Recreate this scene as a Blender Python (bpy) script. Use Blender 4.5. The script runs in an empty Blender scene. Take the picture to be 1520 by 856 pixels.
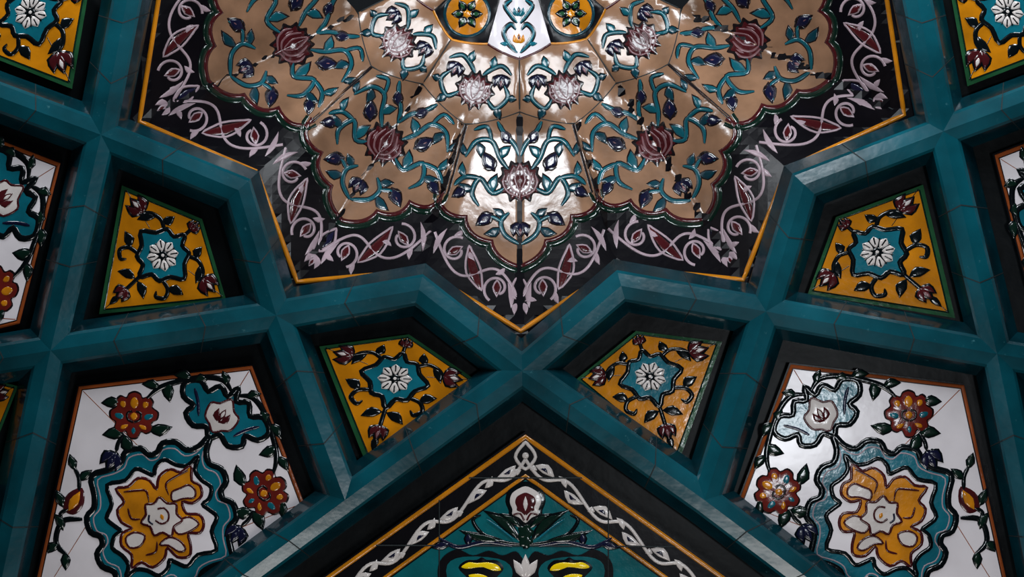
import bpy, math, random
import numpy as np
from mathutils import Vector
from mathutils.geometry import delaunay_2d_cdt
random.seed(4)
C = bpy.context.scene.collection
S = 0.002; F = 2000.0; CZ = 1.5
CAM = Vector((0, 0, CZ))
def W(px, py, d):
    k = (F + d) / F
    return Vector(((px - 760) * k * S, (py - 428) * k * S, CZ + (F + d) * S))
def G(x, y):
    return 110 * math.exp(-((x - 770) ** 2 + (y + 100) ** 2) / (2 * 620.0 ** 2))

# ---------------------------------------------------------------- materials
def lin(c):
    c = c / 255.0
    return c / 12.92 if c <= 0.04045 else ((c + 0.055) / 1.055) ** 2.4
def glaze(name, rgb, rough=0.2, var=0.35, bump=0.12, scale=9.0, spec=0.5, bs=38, wear=None):
    m = bpy.data.materials.new(name); m.use_nodes = True
    nt = m.node_tree; b = nt.nodes['Principled BSDF']
    tc = nt.nodes.new('ShaderNodeNewGeometry')
    n1 = nt.nodes.new('ShaderNodeTexNoise'); n1.inputs['Scale'].default_value = scale; n1.inputs['Detail'].default_value = 6
    n2 = nt.nodes.new('ShaderNodeTexNoise'); n2.inputs['Scale'].default_value = bs; n2.inputs['Detail'].default_value = 3
    nt.links.new(tc.outputs['Position'], n1.inputs['Vector']); nt.links.new(tc.outputs['Position'], n2.inputs['Vector'])
    r = nt.nodes.new('ShaderNodeValToRGB')
    c = [lin(v) for v in rgb]
    r.color_ramp.elements[0].position = 0.3; r.color_ramp.elements[1].position = 0.72
    r.color_ramp.elements[0].color = [v * (1 - var) for v in c] + [1]
    r.color_ramp.elements[1].color = [min(1, v * (1 + var * 0.45)) for v in c] + [1]
    nt.links.new(n1.outputs['Fac'], r.inputs['Fac']); col = r.outputs['Color']
    if wear:
        n3 = nt.nodes.new('ShaderNodeTexNoise'); n3.inputs['Scale'].default_value = 42; n3.inputs['Detail'].default_value = 8; n3.inputs['Roughness'].default_value = .7
        nt.links.new(tc.outputs['Position'], n3.inputs['Vector'])
        r3 = nt.nodes.new('ShaderNodeValToRGB'); r3.color_ramp.elements[0].position = .64; r3.color_ramp.elements[1].position = .74
        nt.links.new(n3.outputs['Fac'], r3.inputs['Fac'])
        mx = nt.nodes.new('ShaderNodeMixRGB'); nt.links.new(r3.outputs['Color'], mx.inputs['Fac']); nt.links.new(col, mx.inputs['Color1'])
        mx.inputs['Color2'].default_value = [lin(v) for v in wear] + [1]; col = mx.outputs['Color']
    nt.links.new(col, b.inputs['Base Color'])
    bp = nt.nodes.new('ShaderNodeBump'); bp.inputs['Strength'].default_value = bump; bp.inputs['Distance'].default_value = 0.01
    nt.links.new(n2.outputs['Fac'], bp.inputs['Height']); nt.links.new(bp.outputs['Normal'], b.inputs['Normal'])
    b.inputs['Roughness'].default_value = rough
    b.inputs['Specular IOR Level'].default_value = spec
    return m
M = dict(
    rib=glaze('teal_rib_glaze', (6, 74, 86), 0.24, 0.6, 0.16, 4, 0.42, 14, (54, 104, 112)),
    ribside=glaze('shaded_teal_rib_side_glaze', (4, 44, 53), 0.16, 0.6, 0.2, 7, 0.6, 14, (50, 90, 98)),  # rib teal again, with the shade of the steep sides put into the colour
    joint=glaze('mortar', (5, 20, 24), 0.7, 0.3, 0.1),
    bed=glaze('black_glazed_recess', (5, 9, 12), 0.4, 0.5, 0.2, 10, 0.16, 12),
    teal=glaze('teal_glaze', (12, 98, 114), 0.18, 0.4),
    steal=glaze('muted_teal_vine_glaze', (14, 84, 96), 0.2, 0.4),
    sleaf=glaze('deep_teal_leaf_glaze', (10, 56, 68), 0.2, 0.4),
    dteal=glaze('deep_teal_glaze', (6, 92, 98), 0.2, 0.35),
    yellow=glaze('amber_glaze', (192, 120, 12), 0.16, 0.42, 0.1, 7),
    bright=glaze('yellow_glaze', (245, 208, 16), 0.16, 0.1),
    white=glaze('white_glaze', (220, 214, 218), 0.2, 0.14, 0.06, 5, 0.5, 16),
    pwhite=glaze('petal_white_glaze', (204, 196, 192), 0.18, 0.18),
    beige=glaze('beige_glaze', (138, 104, 80), 0.2, 0.4, 0.17, 8, 0.5, 17),
    navy=glaze('near_black_glaze', (6, 5, 10), 0.3, 0.4, 0.05, 9, .18),
    blue=glaze('blue_black_glaze', (18, 20, 46), 0.17, 0.3),
    maroon=glaze('maroon_glaze', (66, 18, 22), 0.17, 0.35),
    red=glaze('oxblood_glaze', (104, 30, 24), 0.17, 0.4),
    outline=glaze('dark_outline_glaze', (22, 14, 16), 0.2, 0.35),
    pink=glaze('dusty_pink_glaze', (116, 80, 84), 0.2, 0.3),
    green=glaze('green_glaze', (30, 76, 46), 0.16, 0.4),
    dgreen=glaze('dark_green_glaze', (10, 32, 24), 0.16, 0.3),
    orange=glaze('orange_glaze', (200, 126, 20), 0.16, 0.4),
    brown=glaze('rust_line_glaze', (140, 68, 28), 0.2, 0.4),
    gold=glaze('gold_line_glaze', (190, 118, 14), 0.2, 0.4),
    black=glaze('black_green_glaze', (6, 12, 15), 0.16, 0.3),
    scroll=glaze('pale_lilac_glaze', (160, 140, 148), 0.24, 0.36, .1, 9, .3),
)

# ---------------------------------------------------------------- 2D helpers
def cat(pts, n=6, closed=False):
    P = [tuple(p) for p in pts]
    if len(P) < 3 and not closed:
        return [(P[0][0] + (P[1][0] - P[0][0]) * i / n, P[0][1] + (P[1][1] - P[0][1]) * i / n) for i in range(n + 1)]
    out = []; L = len(P); rng = L if closed else L - 1
    for i in range(rng):
        if closed: p0, p1, p2, p3 = P[(i - 1) % L], P[i], P[(i + 1) % L], P[(i + 2) % L]
        else: p0, p1, p2, p3 = P[max(i - 1, 0)], P[i], P[i + 1], P[min(i + 2, L - 1)]
        for k in range(n):
            t = k / n; t2 = t * t; t3 = t2 * t
            out.append(tuple(0.5 * (2 * p1[j] + (-p0[j] + p2[j]) * t + (2 * p0[j] - 5 * p1[j] + 4 * p2[j] - p3[j]) * t2 + (-p0[j] + 3 * p1[j] - 3 * p2[j] + p3[j]) * t3) for j in (0, 1)))
    if not closed: out.append(P[-1])
    return out
def area(p): return 0.5 * sum(p[i][0] * p[(i + 1) % len(p)][1] - p[(i + 1) % len(p)][0] * p[i][1] for i in range(len(p)))
def inset(poly, d):
    n = len(poly); s = 1 if area(poly) > 0 else -1; out = []
    for i in range(n):
        a, b, c = poly[i - 1], poly[i], poly[(i + 1) % n]
        e1 = (b[0] - a[0], b[1] - a[1]); e2 = (c[0] - b[0], c[1] - b[1])
        l1 = math.hypot(*e1); l2 = math.hypot(*e2)
        n1 = (-e1[1] / l1 * s, e1[0] / l1 * s); n2 = (-e2[1] / l2 * s, e2[0] / l2 * s)
        k = 1 + n1[0] * n2[0] + n1[1] * n2[1]
        out.append((b[0] + d * (n1[0] + n2[0]) / k, b[1] + d * (n1[1] + n2[1]) / k))
    return out
def inside(p, poly):
    x, y = p; r = False; n = len(poly)
    for i in range(n):
        x1, y1 = poly[i]; x2, y2 = poly[i - 1]
        if (y1 > y) != (y2 > y) and x < (x2 - x1) * (y - y1) / (y2 - y1) + x1: r = not r
    return r
def lerp(a, b, t): return (a[0] + (b[0] - a[0]) * t, a[1] + (b[1] - a[1]) * t)
def dense(poly, step=14, closed=True):
    out = []; n = len(poly)
    for i in range(n if closed else n - 1):
        a, b = poly[i], poly[(i + 1) % n]; k = max(1, int(math.dist(a, b) / step))
        out += [lerp(a, b, j / k) for j in range(k)]
    if not closed: out.append(poly[-1])
    return out
def sym(half): return list(half) + [(-x, y) for x, y in reversed(half) if abs(x) > 1e-6]
def leafpoly(a, b, w, bend=0.0):
    dx, dy = b[0] - a[0], b[1] - a[1]; L = math.hypot(dx, dy) or 1; nx, ny = -dy / L, dx / L
    prof = [(0, 0), (.2, .62), (.45, 1), (.7, .72), (.88, .3), (1, 0)]
    R = []; Lf = []
    for t, q in prof:
        o = bend * math.sin(math.pi * t)
        R.append((a[0] + dx * t + nx * (q * w / 2 + o), a[1] + dy * t + ny * (q * w / 2 + o)))
        Lf.append((a[0] + dx * t + nx * (-q * w / 2 + o), a[1] + dy * t + ny * (-q * w / 2 + o)))
    return R + Lf[-2:0:-1]
def spiral(c, r0, r1, a0, turns, n=18):
    return [(c[0] + (r0 + (r1 - r0) * i / n) * math.cos(a0 + turns * 2 * math.pi * i / n), c[1] + (r0 + (r1 - r0) * i / n) * math.sin(a0 + turns * 2 * math.pi * i / n)) for i in range(n + 1)]
RELIEF = 0.55
class MB:
    def __init__(s, surf, m=None):
        s.v = []; s.f = []; s.fm = []; s.mats = []; s.surf = surf; s.m = m or (lambda x, y: (x, y))
    def mi(s, mat):
        if mat not in s.mats: s.mats.append(mat)
        return s.mats.index(mat)
    def pt(s, p, h):
        x, y = s.m(p[0], p[1]); s.v.append(W(x, y, s.surf(x, y) - (h * RELIEF if h > 0 else h))); return len(s.v) - 1
    def face(s, ids, mi): s.f.append(list(ids)); s.fm.append(mi)
    def fill(s, poly, mat, b, h, cell=14, dn=True):
        mi = s.mi(mat)
        if dn: poly = dense(poly, cell)
        xs = [p[0] for p in poly]; ys = [p[1] for p in poly]; ins = []
        y = min(ys) + cell / 2
        while y < max(ys):
            x = min(xs) + cell / 2
            while x < max(xs):
                if inside((x, y), poly): ins.append((x, y))
                x += cell
            y += cell
        vs = [Vector(p) for p in poly] + [Vector(p) for p in ins]
        n = len(poly)
        r = delaunay_2d_cdt(vs, [(i, (i + 1) % n) for i in range(n)], [], 1, 1e-4)
        idx = [s.pt((v[0], v[1]), b + h) for v in r[0]]
        for f in r[2]: s.face([idx[i] for i in f], mi)
        top = [s.pt(p, b + h) for p in poly]; bot = [s.pt(p, b) for p in poly]
        for i in range(n): s.face([top[i], top[(i + 1) % n], bot[(i + 1) % n], bot[i]], mi)
    def blob(s, poly, mat, b, h):
        mi = s.mi(mat); n = len(poly); c = (sum(p[0] for p in poly) / n, sum(p[1] for p in poly) / n)
        rings = [[s.pt(lerp(c, p, k), b + q) for p in poly] for k, q in ((1, 0), (.86, h * .75), (.5, h))]
        cc = s.pt(c, b + h)
        for a, d in ((0, 1), (1, 2)):
            for i in range(n): s.face([rings[a][i], rings[a][(i + 1) % n], rings[d][(i + 1) % n], rings[d][i]], mi)
        for i in range(n): s.face([rings[2][i], rings[2][(i + 1) % n], cc], mi)
    def stroke(s, pts, w, mat, b, h, t0=1.0, t1=1.0, smooth=5, closed=False):
        mi = s.mi(mat); P = cat(pts, smooth, closed) if smooth else list(pts)
        n = len(P); rows = []
        for i, p in enumerate(P):
            if closed: a, c = P[i - 1], P[(i + 1) % n]
            else: a, c = P[max(i - 1, 0)], P[min(i + 1, n - 1)]
            tx, ty = c[0] - a[0], c[1] - a[1]; l = math.hypot(tx, ty) or 1; nx, ny = -ty / l, tx / l
            q = i / (n - 1); f = 1 if closed else min(1, t0 + q * 3, t1 + (1 - q) * 3)
            rows.append([s.pt((p[0] + nx * o * w * f / 2, p[1] + ny * o * w * f / 2), b + hh * h) for o, hh in ((-1, 0), (-.7, .7), (0, 1), (.7, .7), (1, 0))])
        for i in range(n if closed else n - 1):
            A, B = rows[i], rows[(i + 1) % n]
            for k in range(4): s.face([A[k], A[k + 1], B[k + 1], B[k]], mi)
    def ostroke(s, pts, w, mat, om, b, h, t0=.5, t1=.4, ow=4.5):
        s.stroke(pts, w + ow, om, b, h * .55, t0, t1); s.stroke(pts, w, mat, b + h * .3, h * .8, t0, t1)
    def leaf(s, a, b, w, mat, base, h=2.5, bend=0): s.blob(leafpoly(a, b, w, bend), mat, base, h)
    def oleaf(s, a, b, w, mat, om, base, h=2.5, bend=0, o=5):
        a2, b2 = lerp(a, b, -.12), lerp(a, b, 1.14)
        s.blob(leafpoly(a2, b2, w + o, bend), om, base, h * .7); s.blob(leafpoly(a, b, w, bend), mat, base + h * .5, h * .7)
    def disc(s, c, r, mat, b, h, n=12): s.blob([(c[0] + r * math.cos(2 * math.pi * i / n), c[1] + r * math.sin(2 * math.pi * i / n)) for i in range(n)], mat, b, h)
    def lobed(s, c, r, k, amp, mat, b, h, rot=0, n=36): s.blob([(c[0] + r * (1 + amp * abs(math.cos(k * t / 2 + rot)) - amp * .5) * math.cos(t), c[1] + r * (1 + amp * abs(math.cos(k * t / 2 + rot)) - amp * .5) * math.sin(t)) for t in [2 * math.pi * i / n for i in range(n)]], mat, b, h)
    def tulip(s, c, r, ang, m1, m2, b, h=3, ol=None):
        d = (math.cos(ang), math.sin(ang)); n = (-d[1], d[0])
        base = (c[0] - d[0] * r * .8, c[1] - d[1] * r * .8)
        for pas in ((1, 0) if ol else (0,)):
            mt = ol if pas else m1; e = 5 if pas else 0; hb = b if pas or not ol else b + h * .35
            for k in (-1, 1):
                tip = (c[0] + d[0] * r * .8 + n[0] * r * .75 * k, c[1] + d[1] * r * .8 + n[1] * r * .75 * k)
                s.leaf(lerp(base, tip, -.06 * (e > 0)), lerp(base, tip, 1 + .1 * (e > 0)), r * .85 + e, mt, hb, h, bend=r * .28 * k)
            s.leaf(base, (c[0] + d[0] * (r * 1.05 + e * .5), c[1] + d[1] * (r * 1.05 + e * .5)), r * .8 + e, mt, hb + .4, h + .3)
        s.leaf((c[0] - d[0] * r * .2, c[1] - d[1] * r * .2), (c[0] + d[0] * r * .8, c[1] + d[1] * r * .8), r * .42, m2, b + 1 + (1 if ol else 0), h + 1)
    def build(s, name, parent, smooth=True):
        if not s.f: return None
        off = Vector((0, 0, 0)); q = parent
        while q: off = off + q.location; q = q.parent
        me = bpy.data.meshes.new(name); fs = []
        for f in s.f:
            p = [s.v[i] for i in f[:3]]
            nrm = (p[1] - p[0]).cross(p[2] - p[0])
            fs.append(f[::-1] if nrm.dot(p[0] - CAM) > 0 else f)
        me.from_pydata([tuple(v - off) for v in s.v], [], fs)
        for m in s.mats: me.materials.append(m)
        for p, k in zip(me.polygons, s.fm): p.material_index = k; p.use_smooth = smooth
        me.update(); o = bpy.data.objects.new(name, me); C.objects.link(o)
        if parent: o.parent = parent
        return o
def peony(mk, parent, c, r, ang, body, m2, m3, b, name='peony', heart=None):
    d = (math.cos(ang), math.sin(ang)); n = (-d[1], d[0])
    P = lambda x, y: (c[0] + n[0] * x * r + d[0] * y * r, c[1] + n[1] * x * r + d[1] * y * r)
    f = mk(); g = mk()
    if heart:
        bod = cat([P(x, y) for x, y in sym([(0, 1.1), (.26, 1.0), (.36, .82), (.62, .9), (.84, .66), (.8, .42), (1.06, .22), (1.02, -.1), (.8, -.26), (.84, -.56), (.56, -.74), (.34, -.66), (.2, -.92), (0, -.98)])], 3, True)
        f.blob(bod, M['outline'], b, 3.2); f.blob([lerp(c, p, .92) for p in bod], M['red'], b + 2.2, 2.2)
        fo = f.build(name, parent)
        for poly, mt in ((((0, .84), (.16, .68), (.16, .46), (0, .32), (-.16, .46), (-.16, .68)), m2),
                         (((.38, .62), (.56, .64), (.6, .48), (.46, .36), (.36, .44)), m2), (((-.38, .62), (-.56, .64), (-.6, .48), (-.46, .36), (-.36, .44)), m2),
                         (((.52, .12), (.8, .12), (.78, -.04), (.54, -.14), (.42, -.02)), m3), (((-.52, .12), (-.8, .12), (-.78, -.04), (-.54, -.14), (-.42, -.02)), m3),
                         (((.22, -.34), (.5, -.38), (.54, -.54), (.34, -.52)), m2), (((-.22, -.34), (-.5, -.38), (-.54, -.54), (-.34, -.52)), m2), (((0, -.44), (.1, -.6), (0, -.76), (-.1, -.6)), m3)):
            g.blob(cat([P(x, y) for x, y in poly], 2, True), mt, b + 3.6, 2)
        for k in (-1, 1): g.stroke([P(.02 * k, -.24), P(.26 * k, -.12), P(.28 * k, .14), P(.08 * k, .22)], r * .1, M['outline'], b + 4.4, 1.5)
        g.blob(cat([P(x, y) for x, y in ((0, .18), (.16, .02), (0, -.16), (-.16, .02))], 2, True), heart, b + 4.4, 2)
    else:
        half = [(0, 1.18), (.16, .92), (.40, 1.02), (.52, .74), (.84, .74), (.80, .42), (1.04, .18), (.84, -.06), (.92, -.42), (.58, -.42), (.46, -.80), (.20, -.66), (0, -.98)]
        poly = cat([P(x, y) for x, y in sym(half)], 3, True); f.blob(poly, M['outline'], b, 3.4)
        f.blob(cat([P(x * .86, y * .86) for x, y in sym(half)], 3, True), body, b + 2, 2.6); fo = f.build(name, parent)
        g.stroke(leafpoly(P(0, -.3), P(0, .86), r * .44), r * .09, m2, b + 3.4, 2, smooth=2, closed=True)
        for k in (-1, 1):
            g.stroke([P(0, -.42), P(.34 * k, -.22), P(.46 * k, .22), P(.30 * k, .70)], r * .11, m2, b + 3.4, 2, .5, .4)
            g.stroke([P(.06 * k, -.56), P(.54 * k, -.34), P(.74 * k, .06), P(.66 * k, .40)], r * .10, m2, b + 3.4, 2, .5, .4)
            g.leaf(P(.56 * k, 0), P(.54 * k, .45), r * .13, m2, b + 3.4, 2)
    g.build('petals', fo)
    return fo
def thing(name, label, cat_, loc, group=None):
    o = bpy.data.objects.new(name, None); C.objects.link(o); o.location = loc; o.empty_display_size = .05
    o['label'] = label; o['category'] = cat_
    if group: o['group'] = group
    return o

# ---------------------------------------------------------------- rib lattice
N = dict(N0=(775, 550), PL=(622, 430), PR=(922, 424), N1L=(410, 468), N1R=(1137, 462), QL=(354, 282), QR=(1194, 274),
         N2L=(150, 200), N2R=(1400, 195), N3L=(75, 520), N3R=(1480, 525), N4L=(512, 742), N4R=(1046, 742),
         Q0L=(200, -60), Q0R=(1350, -60), M0L=(70, -210), M0R=(1480, -210), APL=(-160, 85), APR=(1710, 80),
         KL=(290, 905), KR=(1262, 905), WL2=(140, 1010), WR2=(1410, 1010), WL=(-15, 940), WR=(1565, 940),
         BL=(400, 1150), BR=(1150, 1150), ZL=(-170, 560), ZR=(1720, 565), YL=(-330, 330), YR=(1880, 330), XL=(-230, 800), XR=(1780, 800))
cells = {'star': 'N2L QL N1L PL N0 PR N1R QR N2R Q0R M0R M0L Q0L'.split(), 'bottom': 'N4L N0 N4R KR BR BL KL'.split()}
for s in 'LR':
    for k, t in dict(kTop='N2 Q0 M0 AP', kA='N2 Q N1 N3', kB='N1 P N0 N4', white='N3 N1 N4 K W2 W', side='N2 N3 Z Y AP', sliver='N3 W X Z').items():
        cells[k + s] = [('N0' if q == 'N0' else ('W' + s + '2' if q == 'W2' else q + s)) for q in t.split()]
PROF = [(0, 0), (18, 5), (22, 10), (37, 42), (37.5, 66)]
ins = {k: {o: inset([N[q] for q in c], o) if o else [N[q] for q in c] for o, _ in PROF} for k, c in cells.items()}
edges = {}
for k, c in cells.items():
    for i in range(len(c)): edges.setdefault(frozenset((c[i], c[(i + 1) % len(c)])), []).append(k)
def lab(s):
    S_ = {'L': 'left', 'R': 'right'}[s]
    return {('N2', 'Q'): f'teal rib above the upper {S_} yellow kite panel, along the star edge',
            ('N1', 'Q'): f'short teal rib between the upper {S_} yellow kite and the scroll-bordered star',
            ('N1', 'P'): f'teal rib above the lower {S_} yellow kite, running toward the star notch',
            ('N0', 'P'): f'short dark teal rib up from the central crossing, {S_} of the star tip',
            ('N2', 'Q0'): f'teal rib rising from the upper {S_} crossing to the top edge',
            ('AP', 'N2'): f'teal rib from the upper {S_} crossing to the {S_} edge below the corner kite',
            ('N2', 'N3'): f'long teal rib between the upper {S_} yellow kite and the cut-off white panel',
            ('N1', 'N3'): f'long teal rib between the upper {S_} yellow kite and the large {S_} white panel',
            ('N1', 'N4'): f'teal rib between the lower {S_} yellow kite and the large {S_} white panel',
            ('N0', 'N4'): f'teal rib from the central crossing down under the lower {S_} kite',
            ('K', 'N4'): f'teal rib between the large {S_} white panel and the bottom arch panel',
            ('N3', 'Z'): f'short teal rib running to the {S_} edge below the cut-off white panel',
            ('N3', 'W'): f'teal rib along the outer side of the large {S_} white panel'}
labels = {s: lab(s) for s in 'LR'}
def prof_pt(cell, node, off): return ins[cell][off][cells[cell].index(node)]
for e, cs in edges.items():
    if len(cs) != 2: continue
    a, b = sorted(e)
    sd = 'R' if ('R' in a[1:] or 'R' in b[1:]) else 'L'
    st = lambda q: q if q == 'N0' else q.replace('L', '').replace('R', '')
    key = tuple(sorted((st(a), st(b))))
    if key not in labels[sd]: continue
    cols = [(cs[0], o, d) for o, d in reversed(PROF[1:])] + [(cs[0], 0, 0)] + [(cs[1], o, d) for o, d in PROF[1:]]
    mid = lerp(N[a], N[b], .5)
    root = thing('ceiling_rib', labels[sd][key], 'ceiling rib', W(mid[0], mid[1], G(*mid)), 'teal glazed ribs of the vault')
    L = math.dist(N[a], N[b])
    def strip(mb, ts, mat, lift, cs_):
        mi = mb.mi(mat); prev = None
        for t in ts:
            row = []
            for c, o, d in cs_:
                p = lerp(prof_pt(c, a, o), prof_pt(c, b, o), t); row.append(mb.pt(p, -d + lift))
            if prev:
                for k in range(len(row) - 1): mb.face([prev[k], prev[k + 1], row[k + 1], row[k]], mi)
            prev = row
    ts = [i / 12 for i in range(13)]
    mb = MB(G); strip(mb, ts, M['rib'], 0, cols[2:-2]); mb.build('crest_tile', root, False)
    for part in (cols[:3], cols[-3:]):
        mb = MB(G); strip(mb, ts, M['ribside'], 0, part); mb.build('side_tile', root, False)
    js = [random.uniform(.24, .34), random.uniform(.6, .74)] if L > 230 else [random.uniform(.4, .6)]
    for t in js:
        j = MB(G); strip(j, [t - .9 / L, t + .9 / L], M['joint'], .7, cols); j.build('mortar_joint', root, False)

bed = MB(G)
for k, c in cells.items():
    if k != 'star': bed.fill(inset([N[q] for q in c], 22), M['bed'], -64, 4, 30)
o = bed.build('ceiling', None, False); o['kind'] = 'structure'

flat = lambda x, y: G(x, y) + 44

# ---------------------------------------------------------------- kites
def homog(src, dst):
    A = []; B = []
    for (x, y), (u, v) in zip(src, dst):
        A.append([x, y, 1, 0, 0, 0, -u * x, -u * y]); B.append(u)
        A.append([0, 0, 0, x, y, 1, -v * x, -v * y]); B.append(v)
    h = np.linalg.solve(np.array(A, float), np.array(B, float))
    def m(x, y):
        w = h[6] * x + h[7] * y + 1
        return ((h[0] * x + h[1] * y + h[2]) / w, (h[3] * x + h[4] * y + h[5]) / w)
    return m
KT = [(0, 56), (-115, 0), (0, -151), (115, 0)]
def kite(dst, label, group='yellow kite tile panels'):
    m = homog(KT, dst); c = m(0, -26)
    root = thing('kite_tile_panel', label, 'tile panel', W(c[0], c[1], flat(*c)), group)
    def nb(): return MB(flat, m)
    b = nb(); b.fill(KT, M['green'], -18, 21, 20); b.build('green_border', root, False)
    b = nb(); b.stroke(inset(KT, 6), 3, M['dgreen'], 3, 1.5, smooth=0, closed=True); b.fill(inset(KT, 7), M['yellow'], 2, 3, 16); yg = b.build('yellow_ground', root, False)
    B0 = 5
    for p, q in (((-106, 0), (-42, -12)), ((106, 0), (42, -12)), ((0, 46), (0, 20)), ((0, -140), (0, -80))):
        j = nb(); j.stroke([p, q], 1.6, M['black'], B0 - .6, .9, smooth=4); j.build('tile_joint', yg)
    half = [(0, 20), (9, 6), (24, 6), (31, -10), (47, -25), (31, -38), (24, -54), (9, -56), (0, -72)]
    med = cat(sym(half), 3, True)
    b = nb(); b.fill(med, M['teal'], B0, 2, 9, dn=False); b.stroke(med, 8, M['black'], B0 + .5, 3, smooth=0, closed=True)
    mo = b.build('teal_medallion', root)
    b = nb(); fc = (0, -25)
    b.disc(fc, 20, M['black'], B0 + 2, .8, 16)
    for k in range(8):
        a = k * math.pi / 4 + .2
        s_, e_ = (fc[0] + 6 * math.cos(a), fc[1] + 6 * math.sin(a)), (fc[0] + 24 * math.cos(a), fc[1] + 24 * math.sin(a))
        b.blob(leafpoly(e_, s_, 14.5), M['pwhite'], B0 + 2.5, 2.4)
        b.stroke([lerp(s_, e_, .3), lerp(s_, e_, .9)], 2.4, M['black'], B0 + 4.6, .8, smooth=3)
        a2 = a + math.pi / 8; b.stroke([(fc[0] + 8 * math.cos(a2), fc[1] + 8 * math.sin(a2)), (fc[0] + 21 * math.cos(a2), fc[1] + 21 * math.sin(a2))], 1.8, M['black'], B0 + 4.2, .8, smooth=3)
    b.disc(fc, 7, M['black'], B0 + 2.6, 2.4)
    b.disc(fc, 2.6, M['pwhite'], B0 + 4.6, 1)
    b.build('white_flower', mo)
    v = nb()
    for sx in (1, -1):
        f = lambda pts: [(x * sx, y) for x, y in pts]
        st = lambda pts, w=6.5: v.stroke(f(pts), w, M['black'], B0, 3, .7, .3)
        lf = lambda a, bb, w=11, bd=0: v.leaf((a[0] * sx, a[1]), (bb[0] * sx, bb[1]), w, M['black'], B0, 3, bd * sx)
        st([(26, 2), (40, 9), (54, 6), (66, -2)]); lf((38, 7), (30, 28), 15, 3); lf((48, 6), (64, -18), 14, 3)
        st([(26, -50), (42, -54), (48, -66), (38, -74), (32, -68)], 6.5); lf((40, -54), (64, -42), 16, 3)
        lf((2, -78), (28, -90), 15, 3)
    v.stroke([(0, 18), (0, 32)], 6, M['black'], B0, 3); v.stroke([(0, -70), (0, -98)], 6, M['black'], B0, 3); v.leaf((0, -110), (0, -132), 10, M['black'], B0, 3)
    v.build('black_vines', root)
    for sx in (1, -1):
        t = nb(); t.tulip((77 * sx, -4), 15, 0 if sx > 0 else math.pi, M['maroon'], M['pwhite'], B0, 3.5, M['black']); t.build('maroon_bud', root)
    t = nb(); t.tulip((0, 38), 9, math.pi / 2, M['maroon'], M['maroon'], B0 + 1, 3, M['black']); t.build('small_maroon_bud', root)
    t = nb(); t.tulip((0, -106), 11, -math.pi / 2, M['maroon'], M['pink'], B0 + 2, 3, M['black']); t.build('small_maroon_bud', root)
    return root
kite([(300, 325), (181, 275), (147, 466), (336, 446)], 'yellow kite floral panel at upper left, directly above the large left white panel')
kite([(607, 496), (474, 514), (545, 692), (708, 565)], 'yellow kite-shaped floral panel just left of the central rib crossing')
kite([(944, 491), (855, 563), (1006, 690), (1072, 507)], 'yellow kite-shaped floral panel just right of the central rib crossing')
kite([(1241, 322), (1199, 436), (1418, 472), (1370, 274)], 'yellow kite floral panel at upper right, directly above the large right white panel')
kite([(132, -15), (40, -95), (-70, 62), (107, 132)], 'dark yellow kite panel cut off by the top left corner')
kite([(1410, -15), (1436, 128), (1610, 60), (1500, -95)], 'dark yellow kite panel cut off by the top right corner')
kite([(-70, 548), (-170, 620), (-30, 716), (27, 573)], 'sliver of a yellow kite panel at the left edge, beside the rib crossing')

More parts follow.
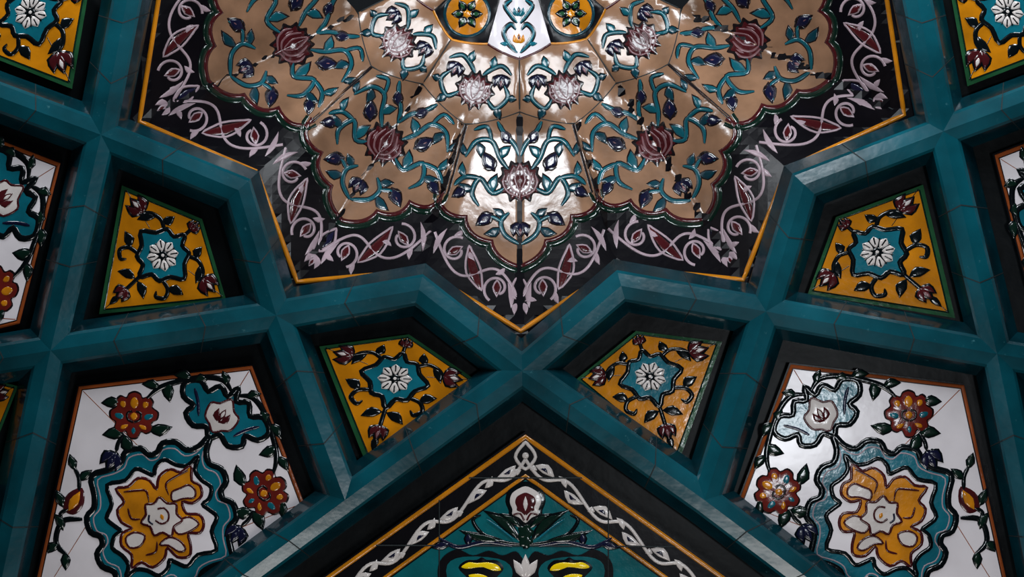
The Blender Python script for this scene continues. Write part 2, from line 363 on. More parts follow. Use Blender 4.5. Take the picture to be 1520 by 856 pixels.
# ---------------------------------------------------------------- white floral panels
c0 = (240, 768); ax = (.51, -.86); wx = (.86, .51)
def loc2px(x, y): return (c0[0] + wx[0] * x + ax[0] * y, c0[1] + wx[1] * x + ax[1] * y)
WP = [(115, 571), (376, 540), (456, 752), (318, 864), (150, 950), (42, 905)]
def px2loc(p):
    dx, dy = p[0] - c0[0], p[1] - c0[1]; det = wx[0] * ax[1] - ax[0] * wx[1]
    return ((dx * ax[1] - dy * ax[0]) / det, (dy * wx[0] - dx * wx[1]) / det)
def white_panel(T, label):
    m = lambda x, y: T(*loc2px(x, y)); c = m(0, 0)
    root = thing('floral_tile_panel', label, 'tile panel', W(c[0], c[1], flat(*c)), 'white floral tile panels')
    poly = [px2loc(p) for p in WP]
    nb = lambda: MB(flat, m)
    b = nb(); b.fill(poly, M['navy'], -18, 20, 30); b.stroke(inset(poly, 5), 6.5, M['brown'], 2, 3, smooth=0, closed=True); b.build('rust_border', root, False)
    b = nb(); b.fill(inset(poly, 9), M['white'], 1, 4, 22); wg = b.build('white_ground', root, False)
    B0 = 5
    V = inset(poly, 10)
    for q, e_ in ((V[0], (-70, 70)), (V[1], (0, 210)), (V[2], (95, 30)), (V[5], (-90, -60)), (V[3], (60, -95))):
        j = nb(); j.stroke([q, e_], 1.8, M['brown'], B0 - .6, .9, smooth=6); j.build('tile_joint', wg)
    half = [(0, 144), (6, 122), (20, 108), (40, 110), (56, 98), (56, 82), (66, 72), (82, 74), (98, 58), (96, 40), (106, 22), (124, 0), (106, -22), (96, -40), (98, -58), (82, -74), (66, -72), (56, -82), (56, -98), (40, -110), (20, -108), (6, -122), (0, -140)]
    out = sym(half); sc_ = lambda q: cat([(x * q, y * q) for x, y in out], 3, True)
    b = nb(); b.fill(sc_(.95), M['teal'], B0, 2.5, 10, dn=False)
    b.stroke(sc_(.89), 2.4, M['scroll'], B0 + 2, 1.2, smooth=0, closed=True)
    b.stroke(sc_(.97), 11, M['black'], B0, 4.5, smooth=0, closed=True)
    tf = b.build('teal_frame', root)
    in_half = [(0, 106), (6, 86), (22, 78), (40, 76), (46, 60), (42, 48), (54, 46), (70, 42), (74, 20), (94, 0), (74, -20), (70, -42), (54, -46), (42, -48), (46, -60), (40, -76), (22, -78), (6, -86), (0, -104)]
    ip = cat(sym(in_half), 3, True)
    b = nb(); b.fill(ip, M['white'], B0 + 2, 1.5, 9, dn=False); b.stroke(ip, 8, M['black'], B0 + 2, 3, smooth=0, closed=True); b.build('white_inner_field', tf)
    oc = cat([(-2, 88), (10, 70), (24, 70), (34, 58), (28, 42), (14, 36), (28, 24), (46, 32), (58, 24), (60, 10), (46, 0), (58, -14), (64, -28), (50, -38), (30, -34), (34, -50), (26, -70), (8, -72), (0, -86), (-10, -70), (-30, -66), (-38, -50), (-30, -36), (-48, -36), (-62, -24), (-60, -8), (-80, 2), (-66, 14), (-60, 32), (-44, 38), (-28, 32), (-34, 50), (-26, 68), (-10, 72)], 3, True)
    b = nb(); b.fill(oc, M['orange'], B0 + 3, 2, 8, dn=False); b.stroke(oc, 5.5, M['maroon'], B0 + 3, 3.2, smooth=0, closed=True)
    for pts in (((-2, 80), (-14, 62), (-20, 46), (-8, 34)), ((-68, 4), (-52, 16), (-40, 22), (-28, 10)), ((-50, -14), (-38, -24), (-26, -18)), ((8, -60), (18, -48), (12, -34))):
        b.stroke(list(pts), 3.4, M['maroon'], B0 + 5, 1.8, .5, .3)
    b.build('ochre_cartouche', root)
    for pts in ([(10, 62), (22, 60), (26, 50), (14, 42), (2, 30), (-6, 40), (2, 52)], [(36, 22), (52, 20), (46, 4), (34, -8), (22, -2), (26, 12)], [(18, -36), (30, -30), (48, -30), (54, -22), (40, -16), (24, -20)], [(-24, -40), (-30, -54), (-18, -62), (-6, -52), (-8, -36)]):
        b = nb(); lp = cat(pts, 3, True); b.fill(lp, M['pwhite'], B0 + 5, 1.5, 7, dn=False); b.stroke(lp, 3.6, M['maroon'], B0 + 5, 2.6, smooth=0, closed=True); b.build('white_flame', root)
    b = nb(); rose = cat([(-30, 4), (-20, 12), (-18, 24), (-4, 22), (8, 28), (16, 16), (28, 12), (22, -2), (26, -16), (12, -18), (4, -28), (-8, -20), (-22, -22), (-22, -8)], 3, True)
    b.fill(rose, M['pwhite'], B0 + 6, 2, 8, dn=False); b.stroke(rose, 4.5, M['maroon'], B0 + 6, 3, smooth=0, closed=True)
    b.stroke([(-12, 8), (-4, 14), (6, 10), (10, 0), (4, -8), (-6, -8)], 3, M['maroon'], B0 + 8, 1.6); b.stroke([(-18, -6), (-14, -14), (-6, -15)], 3, M['blue'], B0 + 8, 1.6); b.leaf((-4, 4), (4, -2), 6, M['orange'], B0 + 8, 1.4)
    b.build('white_rose', root)
    ph = [(0, 224), (7, 204), (24, 212), (36, 196), (54, 204), (72, 190), (64, 172), (44, 168), (48, 152), (30, 142), (12, 150), (0, 138)]
    pp = cat(sym(ph), 3, True)
    b = nb(); b.fill(pp, M['teal'], B0, 2, 8, dn=False); b.stroke(pp, 10, M['black'], B0, 4, smooth=0, closed=True)
    po = b.build('corner_palmette', root)
    b = nb(); q2 = cat(sym([(0, 204), (12, 190), (24, 184), (22, 164), (10, 156), (0, 148)]), 3, True)
    b.blob(q2, M['pwhite'], B0 + 2, 2); b.stroke(q2, 3.5, M['maroon'], B0 + 2, 2.6, smooth=0, closed=True)
    b.tulip((0, 174), 13, math.pi / 2, M['maroon'], M['pwhite'], B0 + 3.4, 2)
    for sx in (1, -1): b.stroke([(30 * sx, 158), (42 * sx, 176), (56 * sx, 190)], 5, M['blue'], B0 + 2, 2, .4, .4)
    b.build('palmette_heart', po)
    v = nb()
    for sx in (1, -1):
        f = lambda pts: [(x * sx, y) for x, y in pts]
        st = lambda pts, w=7: v.stroke(f(pts), w, M['black'], B0, 3.2, .5, .4)
        def lf(a, bb, w=17, bd=0): v.oleaf((a[0] * sx, a[1]), (bb[0] * sx, bb[1]), w - 5, M['dgreen'], M['black'], B0, 3.4, bd * sx)
        st([(6, 214), (26, 222), (54, 210), (84, 184), (102, 162), (110, 136)], 8.5)
        lf((18, 218), (32, 232), 15, 2); lf((46, 212), (62, 198), 15, 3); lf((68, 200), (90, 192), 17, 3); lf((92, 178), (78, 156), 19, 3)
        lf((102, 164), (124, 156), 16, 3)
        st([(112, 78), (112, 62), (108, 50)], 6.5); lf((112, 76), (136, 62), 20, 3); lf((110, 76), (86, 62), 20, 3)
        lf((82, 104), (58, 122), 20, 3)
        if sx > 0: lf((142, 112), (155, 92), 15)
        else: lf((142, 116), (162, 102), 18)
        st([(8, -138), (20, -150), (12, -168)], 6)
        if sx < 0:
            st([(100, -62), (124, -80), (116, -112), (90, -120)], 8.5); lf((118, -90), (138, -78), 16, 3); lf((112, -112), (118, -130), 16, 3); lf((96, -118), (84, -138), 16)
            st([(122, -82), (132, -72), (126, -60)], 6.5); st([(126, -28), (136, -12), (150, -2)], 6.5); lf((134, -14), (126, 6), 15); lf((148, -4), (164, 10), 15)
            lf((134, -60), (154, -46), 16)
    v.build('black_vines', root)
    for sx in (1, -1):
        peony(nb, root, (112 * sx, 108), 35, math.pi / 2 - .5 * sx, M['maroon'], M['orange'], M['teal'], B0, 'peony', M['orange'])
        p = nb(); p.tulip((107 * sx, 36), 16, -math.pi / 2, M['blue'], M['blue'], B0, 3.5, M['black']); p.build('blue_flower', root)
    p = nb(); p.blob(cat([(-124 + a_, -46 + b_) for a_, b_ in ((0, 24), (14, 6), (12, -14), (0, -20), (-12, -14), (-14, 6))], 3, True), M['maroon'], B0, 3)
    p.leaf((-124, -62), (-124, -28), 15, M['orange'], B0 + 2.4, 2.5); p.build('orange_bud', root)
    return root
white_panel(lambda x, y: (x, y), 'large white floral panel at lower left with teal and orange medallion')
white_panel(lambda x, y: (1548 - x, y - 2), 'large white floral panel at lower right with a white glare on its inner edge')
def aff(x, y):
    e0 = (-232, -90); e1 = (-62, 242)
    dx, dy = x - 375, y - 540; b = (30 * dx + 260 * dy) / (30 * 80 + 260 * 212); a = (80 * b - dx) / 260
    return (92 + a * e0[0] + b * e1[0], 240 + a * e0[1] + b * e1[1])
white_panel(aff, 'dark white floral panel cut off by the left edge')
def affR(x, y):
    u, v = aff(x, y); return (1566 - u, v - 12)
white_panel(affR, 'white floral panel of which only a strip shows at the right edge')

# ---------------------------------------------------------------- bottom arch panel
root = thing('arch_tile_panel', 'pointed teal floral panel at bottom centre inside a white-scrolled dark border', 'tile panel', W(780, 780, flat(780, 780)))
mA = lambda x, y: (780 + x, y)
nb = lambda: MB(flat, mA)
tri = [(0, 640), (335, 880), (360, 1010), (-360, 1010), (-335, 880)]
b = nb(); b.fill(tri, M['navy'], -18, 20, 24); b.build('black_border', root, False)
b = nb(); b.stroke(dense([(-330, 884), (0, 648), (330, 884)], 20, False), 7, M['gold'], 2, 3, smooth=0); b.build('outer_gold_line', root)
b = nb(); b.stroke(dense([(-240, 880), (0, 706), (240, 880)], 20, False), 6, M['gold'], 2, 3, smooth=0); b.build('inner_gold_line', root)
b = nb(); b.fill([(0, 712), (232, 881), (232, 960), (-232, 960), (-232, 881)], M['dteal'], 1, 3, 18); b.build('teal_ground', root, False)
sc = nb()
for sx in (1, -1):
    dx, dy = 300, 216; mid = []
    for k in range(0, 60):
        t = k / 59 * 1.05; q = .5 + .28 * math.sin(t * 2 * math.pi * 3.5)
        mid.append(((dx * t) * sx, 657 + 41 * q + dy * t + 4))
    sc.stroke(mid, 5, M['pwhite'], 2, 3, smooth=0)
    for k in range(7):
        t = (k + .5) / 7; up = 1 if k % 2 else -1
        c = (dx * t * sx, 657 + 21 + dy * t + 4 - up * 2)
        l1 = leafpoly((c[0] - 7 * sx, c[1] - 4 + 5 * up), (c[0] + 22 * sx, c[1] + 16 + 6 * up), 15, 4 * up)
        sc.blob(l1, M['pwhite'], 2, 3); sc.leaf((c[0] + 0 * sx, c[1] + 1 + 5 * up), (c[0] + 12 * sx, c[1] + 10 + 6 * up), 5.5, M['blue'], 4, 2, 3 * up)
        sc.leaf((c[0] - 4 * sx, c[1] - 2), (c[0] - 15 * sx, c[1] - 11 - 9 * up), 10, M['pwhite'], 2, 3, 3)
sc.stroke(leafpoly((0, 696), (0, 656), 30), 5, M['pwhite'], 2, 3.4, smooth=2, closed=True); sc.disc((0, 676), 5, M['pwhite'], 2, 3)
sc.build('white_scroll', root)
B0 = 4
p = nb()
pal = sym([(0, 714), (12, 718), (26, 728), (30, 744), (25, 758), (25, 768), (12, 774), (0, 784)])
p.blob(cat(pal, 3, True), M['black'], B0, 3)
po = p.build('palmette', root)
p = nb()
p.blob(cat([(x * .8, 747 + (y - 747) * .8) for x, y in pal], 3, True), M['pwhite'], B0 + 2, 2.4)
p.blob(cat([(x * .52, 747 + (y - 747) * .5) for x, y in pal], 3, True), M['maroon'], B0 + 4, 2)
p.leaf((0, 758), (0, 736), 7, M['pwhite'], B0 + 6, 1.4)
for sx in (1, -1): p.stroke([(18 * sx, 764), (8 * sx, 762), (2 * sx, 772)], 3, M['maroon'], B0 + 4, 1.6)
p.build('white_petals', po)
v = nb()
v.stroke([(0, 780), (0, 814)], 8, M['black'], B0, 3)
for k, (x, y) in enumerate(((0, 790), (0, 803))): v.lobed((x, y), 11 - k, 5, .3, M['dgreen'], B0 + 1, 3)
for sx in (1, -1):
    f = lambda pts: [(x * sx, y) for x, y in pts]
    lf = lambda a, bb, w, mt, bd=0: v.oleaf((a[0] * sx, a[1]), (bb[0] * sx, bb[1]), w, M[mt], M['black'], B0, 3, bd * sx)
    v.stroke(f([(6, 808), (36, 804), (64, 792), (78, 772), (66, 764)]), 6, M['black'], B0, 3, .6, .3)
    lf((12, 800), (58, 762), 13, 'dgreen', -7); v.stroke(f([(18, 800), (38, 784), (58, 770)]), 3, M['teal'], B0 + 4, 1.6, .5, .4)
    lf((34, 802), (92, 788), 11, 'dgreen', 4); lf((8, 782), (36, 764), 8, 'dgreen', -3)
    v.stroke(f([(20, 810), (60, 804), (100, 812), (128, 798)]), 7, M['blue'], B0, 3, .5, .4)
    lf((86, 808), (84, 790), 9, 'blue'); lf((112, 806), (138, 812), 10, 'blue')
v.build('green_leaves', root)
b = nb()
lob = sym([(0, 832), (14, 818), (34, 824), (54, 817), (78, 824), (100, 815), (120, 824), (130, 842), (126, 870), (100, 900), (0, 905)])
lc = cat(lob, 4, True)
b.fill(lc, M['navy'], B0, 2, 12, dn=False)
for sx in (1, -1):
    b.fill(cat([(sx * x, y) for x, y in ((20, 844), (40, 829), (92, 826), (116, 838), (110, 866), (60, 880), (26, 866))], 3, True), M['dteal'], B0 + 2, 1.5, 10, dn=False)
b.build('scalloped_medallion', root)
for sx in (1, -1):
    p = nb(); X = 65 * sx
    f = lambda pts: [(X + x * sx, y) for x, y in pts]
    p.blob(cat(f([(-34, 843), (-24, 831), (-8, 830), (0, 826), (8, 830), (24, 831), (36, 842), (24, 856), (14, 867), (-14, 867), (-24, 856)]), 3, True), M['navy'], B0 + 3, 2.5)
    p.blob(cat(f([(-29, 846), (-24, 838), (-10, 834), (8, 835), (20, 834), (31, 841), (22, 844), (8, 842), (-8, 842), (-18, 847)]), 3, True), M['bright'], B0 + 4.5, 3)
    p.blob(cat(f([(-14, 866), (-10, 856), (4, 851), (20, 853), (12, 860), (2, 862), (-4, 870)]), 3, True), M['bright'], B0 + 4.5, 3)
    p.build('yellow_flower', root)
p = nb()
for k in (-1, 0, 1): p.leaf((0, 858), (18 * k, 822 + 8 * abs(k)), 14, M['pwhite'], B0 + 2, 3)
p.leaf((0, 882), (0, 852), 10, M['scroll'], B0 + 2, 3)
p.build('white_lily', root)
for a_, b_ in (((-128, 742), (-128, 900)), ((123, 740), (123, 900)), ((-84, 709), (84, 709)), ((-222, 809), (222, 811))):
    j = nb(); j.stroke([a_, b_], 2, M['joint'], 5, 1.2, smooth=14); j.build('tile_joint', root)

# ---------------------------------------------------------------- star vault
A = (770, -100)
SP = dict(C01=(240, -30), T1=(207, 180), C12=(381, 255), T2=(441, 418), C23=(630, 401), T3=(773, 491), C34=(914, 396), T4=(1103, 415), C45=(1168, 250), T5=(1342, 170), C56=(1312, -30))
IN = dict(C01=(342, -30), T1=(312, 118), C12=(466, 176), T2=(510, 324), C23=(656, 282), T3=(770, 392), C34=(884, 280), T4=(1042, 322), C45=(1078, 174), T5=(1234, 110), C56=(1202, -30))
order = ['C01', 'T1', 'C12', 'T2', 'C23', 'T3', 'C34', 'T4', 'C45', 'T5', 'C56']
star_in = inset([N[q] for q in cells['star']], 35)
cidx = {q: i for i, q in enumerate(cells['star'])}
OUT = {k: star_in[cidx[q]] for k, q in dict(C01='Q0L', T1='N2L', C12='QL', T2='N1L', C23='PL', T3='N0', C34='PR', T4='N1R', C45='QR', T5='N2R', C56='Q0R').items()}
def angd(p): return math.atan2(p[0] - A[0], p[1] - A[1])
ANG = {k: angd(SP[k]) for k in order}
def polar(a, r): return (A[0] + r * math.sin(a), A[1] + r * math.cos(a))
def seg(a):
    for i in range(len(order) - 1):
        if ANG[order[i]] <= a <= ANG[order[i + 1]]: return i
    return 0 if a < ANG[order[0]] else len(order) - 2
def Rout(a):
    i = seg(a); a = max(ANG[order[0]], min(ANG[order[-1]], a))
    p, q = SP[order[i]], SP[order[i + 1]]
    px_, py_ = p[0] - A[0], p[1] - A[1]; ex, ey = q[0] - p[0], q[1] - p[1]
    dx, dy = math.sin(a), math.cos(a)
    return (px_ * ey - py_ * ex) / (dx * ey - dy * ex)
def vT(a):
    i = seg(a); t = (a - ANG[order[i]]) / (ANG[order[i + 1]] - ANG[order[i]]); t = max(0, min(1, t))
    return t if order[i][0] == 'T' else 1 - t
def sm(x): x = max(0, min(1, x)); return x * x * (3 - 2 * x)
def rt2(a): return 266 + 30 * vT(a)
def rt3(a): return 188 - 16 * vT(a)
def dS(x, y):
    a = angd((x, y)); r = math.hypot(x - A[0], y - A[1]); rho = r / Rout(a); v = vT(a)
    base = 50 + G(x, y)
    if rho >= 1: return base
    e = 1 - rho
    c = 1 - 2 * v
    narrow = abs(a) < ANG['C34'] + .01                # the narrow centre facet is shallower across than its neighbours
    amp = 15 if narrow else 24
    # creases: every notch line drops sharply in the last part of the facet
    cr = max(0, (v - .78) / .22) ** 1.5
    q = sm((rt2(a) - r) / 60 + .5); q3 = sm((rt3(a) - r) / 30 + .5)
    fold = (amp * (1 - c) * -1 + 24 + 12 * cr) * min(1, e * 5) * (1 - q) + (-7 * c) * q * (1 - q3) + 5 * c * q3
    return base + 215 * (1 - (1 - e) ** 2.2) + fold
def star_thing(name, label, c): return thing(name, label, 'vault facet', W(c[0], c[1], dS(*c)), 'beige floral facets of the star vault')
nbS = lambda: MB(dS)
def scallop(p, q, n, amp, side, toT=1):
    out = []; dx, dy = q[0] - p[0], q[1] - p[1]; L = math.hypot(dx, dy); nx, ny = -dy / L * side, dx / L * side
    for i in range(n * 8):
        t = i / (n * 8); u = (t * n) % 1.0; s_ = math.sin(math.pi * u) ** .8
        k = 1 - .62 * (t if toT > 0 else 1 - t)
        out.append((p[0] + dx * t + nx * amp * k * s_, p[1] + dy * t + ny * amp * k * s_))
    return out
def offs(path, d):
    out = []; n = len(path)
    for i, p in enumerate(path):
        a, c = path[max(i - 2, 0)], path[min(i + 2, n - 1)]; tx, ty = c[0] - a[0], c[1] - a[1]; l = math.hypot(tx, ty) or 1
        out.append((p[0] - ty / l * d, p[1] + tx / l * d))
    return out
plabels = {1: 'beige floral facet filling the upper left arm of the star', 2: 'beige floral facet in the lower left arm of the star',
           3: 'central beige facet above the bottom star tip with a white glare on its top', 4: 'beige floral facet in the lower right arm of the star', 5: 'beige floral facet filling the upper right arm of the star'}
for n_ in range(1, 6):
    T = f'T{n_}'; i = order.index(T); Cp, Cn = order[i - 1], order[i + 1]
    aT, aP, aN = ANG[T], ANG[Cp], ANG[Cn]
    root = star_thing('star_vault_facet', plabels[n_], lerp(IN[T], A, .2))
    arc = [polar(aN + (aP - aN) * k / 16, rt2(aN + (aP - aN) * k / 16) + .2) for k in range(17)]
    b = nbS(); b.fill([OUT[Cp], OUT[T], OUT[Cn]] + arc, M['navy'], -4, 4, 14); b.build('black_ground', root, False)
    b = nbS()
    b.stroke(dense([SP[Cp], SP[T], SP[Cn]], 12, False), 7, M['gold'], 0, 3, smooth=0)
    b.build('gold_line', root)
    side = 1
    t_ = scallop(IN[Cp], IN[T], 3, 17, 1)
    if math.dist(t_[4], A) < math.dist(lerp(IN[Cp], IN[T], .17), A): side = -1
    path = [IN[Cp]] + scallop(IN[Cp], IN[T], 3, 17, side, 1)[1:] + scallop(IN[T], IN[Cn], 3, 17, side, -1) + [IN[Cn]]
    sgn = 1 if math.dist(offs(path, 8)[10], A) > math.dist(path[10], A) else -1
    rb = [polar(aN + (aP - aN) * k / 16, rt2(aN + (aP - aN) * k / 16) + .5) for k in range(17)]
    b = nbS(); b.fill(path + rb, M['beige'], 0, 3, 8, dn=False); fld = b.build('beige_field', root, True)
    b = nbS(); b.stroke(offs(path, 3 * sgn), 7, M['maroon'], 0, 4, smooth=0); b.build('maroon_edge', root)
    b = nbS(); b.stroke(offs(path, 10 * sgn), 9, M['dgreen'], 0, 4, smooth=0); b.build('green_edge', root)
    sc = nbS()
    def sep(fn, name):
        z = nbS(); fn(z); z.build(name, root)
    for Cx, sd in ((Cp, -1), (Cn, 1)):
        def Q(s_, t_):
            o_ = lerp(SP[T], SP[Cx], s_); q_ = lerp(IN[T], IN[Cx], s_); return lerp(o_, q_, .12 + .62 * t_)
        sc.stroke([Q(0.02 + .96 * k / 12, .5 + .36 * math.sin(k / 12 * 2 * math.pi * 1.0 + .3)) for k in range(13)], 4.2, M['scroll'], 0, 3, smooth=3)
        e0 = SP[Cx]; da = math.atan2(e0[1] - SP[T][1], e0[0] - SP[T][0])
        for s_, t_, fl in ((.26, .42, 1), (.74, .56, -1)):
            c = Q(s_, t_); R_ = 21
            sc.stroke(spiral(c, R_, 9, da + math.pi * (0.5 if fl > 0 else 1.5) * sd, -.85 * fl * sd, 22), 4.2, M['scroll'], 0, 3, 1, .8, smooth=0)
            d2 = da + 2.1 * fl * sd
            q_ = (c[0] + 10 * math.cos(d2), c[1] + 10 * math.sin(d2)); q2 = (c[0] - 11 * math.cos(d2), c[1] - 11 * math.sin(d2))
            def lf_(z):
                z.leaf(lerp(q2, q_, -.16), lerp(q2, q_, 1.16), 14, M['scroll'], 0, 3); z.leaf(q2, q_, 10, M['maroon'], 2, 2.6)
            sep(lf_, 'maroon_leaf')
            for ww in (.9, 2.6):
                p0 = (c[0] + R_ * math.cos(da + ww), c[1] + R_ * math.sin(da + ww)); p1 = (c[0] + (R_ + 13) * math.cos(da + ww + .5), c[1] + (R_ + 13) * math.sin(da + ww + .5))
                sc.leaf(p0, p1, 8.5, M['scroll'], 0, 3, 2.5)
        a1 = Q(.42, .14); a2 = Q(.60, .86)
        sep(lambda z: z.leaf(a1, a2, 14, M['maroon'], 0, 2.6, 4 * sd), 'maroon_leaf')
        sc.stroke(leafpoly(a1, a2, 22, 4 * sd), 3.4, M['scroll'], 0, 3.6, smooth=2, closed=True)
        sc.leaf(Q(.95, .2), Q(.86, .85), 9, M['scroll'], 0, 3, 3 * sd); sc.leaf(Q(.1, .2), Q(.14, .75), 9, M['scroll'], 0, 3, -3 * sd)
    tp = lerp(SP[T], IN[T], .34); tdir = math.atan2(SP[T][1] - IN[T][1], SP[T][0] - IN[T][0])
    sep(lambda z: z.tulip(tp, 12, tdir, M['scroll'], M['maroon'], 0, 3.4), 'white_tip_flower')
    sc.stroke(leafpoly(lerp(SP[T], IN[T], .48), lerp(SP[T], IN[T], .84), 22), 3.8, M['scroll'], 0, 3, smooth=2, closed=True)
    sep(lambda z: z.leaf(lerp(SP[T], IN[T], .54), lerp(SP[T], IN[T], .80), 11, M['blue'], 0, 3), 'blue_leaf')
    sc.build('white_scroll_border', root)
    v = nbS()
    def q(b_, r):
        a = aT + (b_ * (aN - aT) if b_ > 0 else -b_ * (aP - aT)); return polar(a, r)
    rT = math.dist(IN[T], A) - 495
    for sx in (1, -1):
        Z = lambda pts: [q(b_ * sx, r + rT * sm((r - 300) / 180)) for b_, r in pts]
        V_ = lambda pts, w=5.6: v.ostroke(Z(pts), w, M['steal'], M['outline'], 3, 3.0, ow=3)
        Lf = lambda a_, b_, w=9, bd=0, mt='sleaf': v.oleaf(Z([a_])[0], Z([b_])[0], w, M[mt], M['outline'], 3, 3, bd * sx, 3.4)
        V_([(0, 466), (.18, 452), (.24, 432), (.14, 418)])
        V_([(.18, 378), (.38, 390), (.58, 370), (.66, 394), (.54, 412)])
        V_([(.18, 352), (.32, 336), (.48, 312), (.74, 316), (.86, 342)])
        V_([(.58, 370), (.80, 372), (.92, 388)])
        V_([(.0, 334), (.08, 316), (.30, 296), (.42, 282)])
        V_([(.24, 432), (.38, 426), (.50, 440)], 4.6); V_([(.48, 312), (.60, 292), (.82, 300)], 4.6)
        Lf((.24, 442), (.42, 452), 13, 3); Lf((.38, 388), (.34, 362), 14, 3, 'steal'); Lf((.64, 388), (.86, 384), 12, 3); Lf((.30, 336), (.16, 318), 13, 3, 'steal'); Lf((.72, 318), (.62, 338), 12, 3); Lf((.80, 372), (.88, 352), 10, 3, 'steal'); Lf((.20, 424), (.34, 414), 11)
        Lf((.86, 340), (.95, 324), 9, 2)
        for b_, r, sz, out in ((.44, 430, 14, 1), (.48, 344, 15, -1), (.82, 396, 12, 1), (.24, 304, 11, -1)):
            p_ = Z([(b_, r)])[0]; pr = Z([(b_ + .14, r + 16 * out)])[0]; aa_ = math.atan2(pr[1] - p_[1], pr[0] - p_[0])
            def bud_(z):
                e1 = (p_[0] - sz * .9 * math.cos(aa_), p_[1] - sz * .9 * math.sin(aa_)); e2 = (p_[0] + sz * 1.05 * math.cos(aa_), p_[1] + sz * 1.05 * math.sin(aa_))
                z.oleaf(e1, e2, sz * 1.15, M['blue'], M['outline'], 3, 3.6, 0, 5)
                if sz > 13: z.leaf(lerp(e1, e2, .4), lerp(e1, e2, .75), sz * .2, M['pink'], 6.4, 1)
                for k_ in (-1, 1): z.leaf(e1, (e1[0] + sz * 1.1 * math.cos(aa_ + .8 * k_), e1[1] + sz * 1.1 * math.sin(aa_ + .8 * k_)), sz * .45, M['outline'], 3, 3)
            sep(bud_, 'navy_bud')
    v.build('teal_vines', fld)
    c = q(0, 374 + rT * .4); ang_out = math.atan2(A[1] - c[1], A[0] - c[0])
    peony(nbS, root, c, 34, ang_out, M['maroon'], M['pink'], M['pink'], 3, 'maroon_peony')
    c2 = q(0, 442 + rT * .8); sep(lambda z: z.tulip(c2, 13, ang_out + math.pi, M['blue'], M['pink'], 3, 3.6, M['outline']), 'navy_bud')
    j = nbS(); j.stroke(dense([polar(aT, rt2(aT)), polar(aT, Rout(aT) - 6)], 10, False), 1.6, M['joint'], 3, .8, smooth=0); j.build('tile_joint', root)
    for aa, sg in ((aP, 1), (aN, -1)):
        wd = 4.5 if n_ == 3 else 2.6
        da_ = sg * wd * .5 / 350
        j = nbS(); j.stroke([polar(aa + da_, rt2(aa) + (math.dist(IN[Cp if sg > 0 else Cn], A) + 4 - rt2(aa)) * k / 14) for k in range(15)], wd, M['outline'], 2.6, 1.6, smooth=0); j.build('dark_side_edge', root)
t2l = {'C12': 'small beige facet with one peony inside the upper left part of the dome', 'C23': 'small beige facet left of centre between dome crown and lower left star arm',
       'C34': 'small beige facet right of centre between dome crown and lower right star arm', 'C45': 'small beige facet with one peony inside the upper right part of the dome'}
for k, lb in t2l.items():
    i = order.index(k); a0, a1, ac = ANG[order[i - 1]], ANG[order[i + 1]], ANG[k]
    root = star_thing('dome_facet', lb, polar(ac, 240))
    ou = [polar(a0 + (a1 - a0) * t / 14, rt2(a0 + (a1 - a0) * t / 14) - .2) for t in range(15)]
    iu = [polar(a1 + (a0 - a1) * t / 10, rt3(a1 + (a0 - a1) * t / 10) + .4) for t in range(11)]
    b = nbS(); b.fill(ou + iu, M['beige'], 0, 3, 8, dn=False); fld = b.build('beige_field', root, True)
    b = nbS(); b.stroke(ou, 1.6, M['joint'], 3, .8, smooth=0); b.build('tile_joint', root)
    c = polar(ac, 246); ao = math.atan2(A[1] - c[1], A[0] - c[0])
    peony(nbS, root, c, 30, ao, M['maroon'], M['pink'], M['pink'], 3, 'maroon_peony')
    v = nbS()
    for sx in (1, -1):
        h = (a1 - ac) if sx > 0 else (a0 - ac)
        Z = lambda pts: [polar(ac + b_ * h, r) for b_, r in pts]
        v.ostroke(Z([(.3, 252), (.5, 264), (.74, 246), (.64, 228)]), 5, M['steal'], M['outline'], 3, 3, ow=3)
        v.ostroke(Z([(.1, 218), (.3, 206), (.55, 200), (.8, 212)]), 5, M['steal'], M['outline'], 3, 3, ow=3)
        v.oleaf(*Z([(.5, 262), (.62, 278)]), 11, M['sleaf'], M['outline'], 3, 3, 0, 3); v.oleaf(*Z([(.3, 206), (.3, 188)]), 11, M['steal'], M['outline'], 3, 3, 0, 3); v.oleaf(*Z([(.74, 246), (.92, 248)]), 10, M['sleaf'], M['outline'], 3, 3, 0, 3)
        cb = Z([(.56, 222)])[0]; z = nbS(); z.tulip(cb, 12, math.atan2(cb[1] - A[1], cb[0] - A[0]), M['blue'], M['pink'], 3, 3.4, M['outline']); z.build('navy_bud', root)
    v.build('teal_vines', fld)
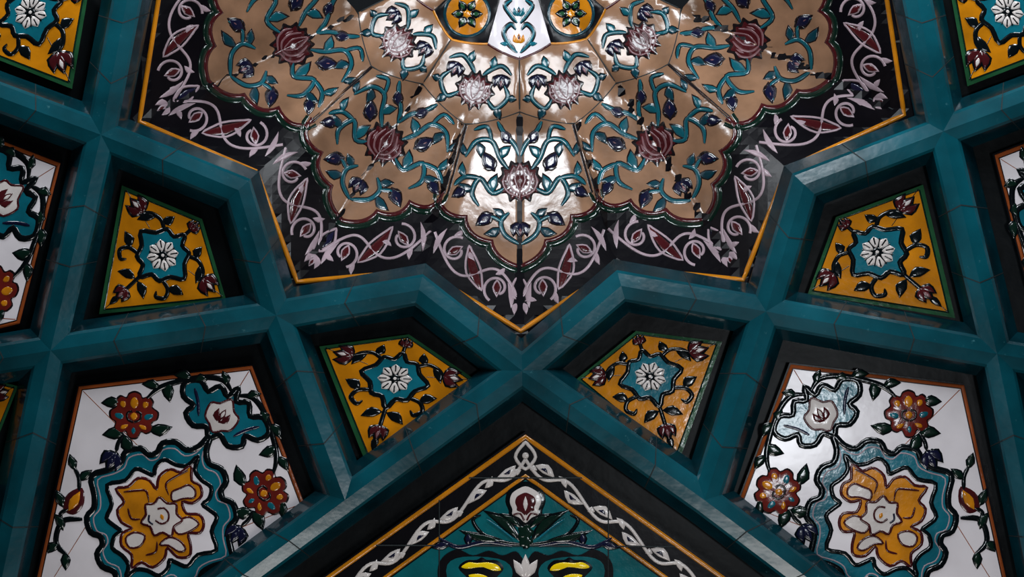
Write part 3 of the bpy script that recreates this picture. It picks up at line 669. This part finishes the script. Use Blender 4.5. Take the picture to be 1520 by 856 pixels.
for k, lb in {'T1': 'sliver of beige crown facet at the top edge, far left of the medallions', 'T2': 'crown facet with yellow medallion at the top, left of centre', 'T3': 'crown facet with teal vines at top centre, white glare painted into its ground',
              'T4': 'crown facet with yellow medallion at the top, right of centre', 'T5': 'sliver of beige crown facet at the top edge, far right of the medallions'}.items():
    i = order.index(k); a0, a1, ac = ANG[order[i - 1]], ANG[order[i + 1]], ANG[k]
    root = star_thing('crown_facet', lb, polar(ac, 150))
    ou = [polar(a0 + (a1 - a0) * t / 12, rt3(a0 + (a1 - a0) * t / 12) - .4) for t in range(13)]
    iu = [polar(a1 + (a0 - a1) * t / 5, 40) for t in range(6)]
    b = nbS(); b.fill(ou + iu, M['navy'] if k in ('T2', 'T4') else (M['white'] if k == 'T3' else M['beige']), 0, 3, 9, dn=False); b.build('facet_ground', root, True)  # T3: beige ground coloured white to stand in for the glare
    b = nbS(); b.stroke(ou, 4, M['gold'] if k in ('T2', 'T4') else M['maroon'], 2, 3, smooth=0); b.build('edge_line', root)
    if k in ('T2', 'T4'):
        c = polar(ac, 143)
        b = nbS(); b.lobed(c, 33, 8, .12, M['gold'], 3, 3); b.stroke(spiral(c, 33, 33, 0, 1, 24)[:-1], 5, M['sleaf'], 3, 4, smooth=0, closed=True); mo = b.build('yellow_medallion', root)
        b = nbS()
        for q_ in range(6):
            a = q_ * math.pi / 3; b.leaf((c[0] + 3 * math.cos(a), c[1] + 3 * math.sin(a)), (c[0] + 24 * math.cos(a), c[1] + 24 * math.sin(a)), 14, M['black'], 6, 2.5)
            b.leaf((c[0] + 8 * math.cos(a), c[1] + 8 * math.sin(a)), (c[0] + 19 * math.cos(a), c[1] + 19 * math.sin(a)), 7, M['green'], 8, 1.5)
        b.disc(c, 6, M['orange'], 6, 3); b.build('green_flower', mo)
    elif k == 'T3':
        v = nbS()
        for sx in (1, -1):
            v.ostroke([(770 + sx * x, y) for x, y in ((2, 78), (14, 66), (22, 48), (12, 36), (4, 44))], 4, M['teal'], M['outline'], 3, 3)
            v.ostroke([(770 + sx * x, y) for x, y in ((2, 34), (12, 22), (20, 8), (10, 0))], 4, M['teal'], M['outline'], 3, 3)
            v.leaf((770 + 14 * sx, 66), (770 + 28 * sx, 64), 7, M['teal'], 3, 3)
        v.build('teal_vines', root)
        z = nbS(); z.tulip((770, 58), 9, -math.pi / 2, M['orange'], M['maroon'], 3, 3); z.build('orange_bud', root)
        z = nbS(); z.tulip((770, 18), 9, -math.pi / 2, M['teal'], M['maroon'], 3, 3); z.build('teal_bud', root)
    j = nbS(); j.stroke(dense([polar(ac, 40), polar(ac, rt2(ac) - 4)], 9, False), 1.8, M['joint'], 3, 1, smooth=0); j.build('tile_joint', root)

# ---------------------------------------------------------------- camera, light
cd = bpy.data.cameras.new('camera'); cam = bpy.data.objects.new('camera', cd); C.objects.link(cam)
cam.location = CAM; cam.rotation_euler = (math.pi, 0, 0); cd.sensor_width = 36; cd.lens = 36 * F / 1520.0
bpy.context.scene.camera = cam
def area_light(name, loc, target, size, energy, col=(1, 1, 1), sy=None):
    l = bpy.data.lights.new(name, 'AREA'); l.size = size; l.energy = energy; l.color = col
    if sy: l.shape = 'RECTANGLE'; l.size_y = sy
    o = bpy.data.objects.new(name, l); C.objects.link(o); o.location = loc
    o.rotation_euler = (Vector(target) - Vector(loc)).to_track_quat('-Z', 'Y').to_euler(); return o
def spec_light(name, px, py, surf, dist, size, energy, col=(1, 1, 1), sy=None):  # adds an unseen area light where the surface mirrors it to the camera
    f = lambda x, y: W(x, y, surf(x, y))
    p = f(px, py); n = (f(px + 6, py) - f(px - 6, py)).cross(f(px, py + 6) - f(px, py - 6)).normalized()
    v = (p - CAM).normalized()
    if n.dot(v) > 0: n = -n
    r = v - 2 * v.dot(n) * n
    loc = p + r * dist; print('SPEC', name, tuple(round(q, 2) for q in loc), tuple(round(q, 2) for q in n))
    return area_light(name, loc, p, size, energy, col, sy)
cool = (.90, .95, 1)
spec_light('added_glare_dome', 728, 218, dS, 3.0, .55, 36, cool)  # added pair of unseen lights for the glare on the centre facet
spec_light('added_glare_dome_right', 812, 218, dS, 3.0, .55, 36, cool)
spec_light('added_glare_crown', 740, 125, dS, 2.6, .42, 16, cool)  # added pair of unseen lights for the glare below the crown
spec_light('added_glare_crown_right', 798, 125, dS, 2.6, .42, 16, cool)
spec_light('added_glare_top', 768, 45, dS, 2.6, .45, 20, cool)  # unseen light added for the bright streak at top centre
spec_light('added_glare_panel', 1160, 640, flat, 3.6, .45, 22, cool)  # unseen light added for the glare on the right white panel
area_light('added_key_light', (0.1, 3.0, 2.4), (0, .4, 5.5), 1.2, 50, (1, .97, .94))  # unseen key light added below the frame to light the whole ceiling
w = bpy.data.worlds.new('world'); bpy.context.scene.world = w; w.use_nodes = True
w.node_tree.nodes['Background'].inputs[0].default_value = (.5, .6, .7, 1); w.node_tree.nodes['Background'].inputs[1].default_value = .02
bpy.context.scene.view_settings.view_transform = 'Standard'
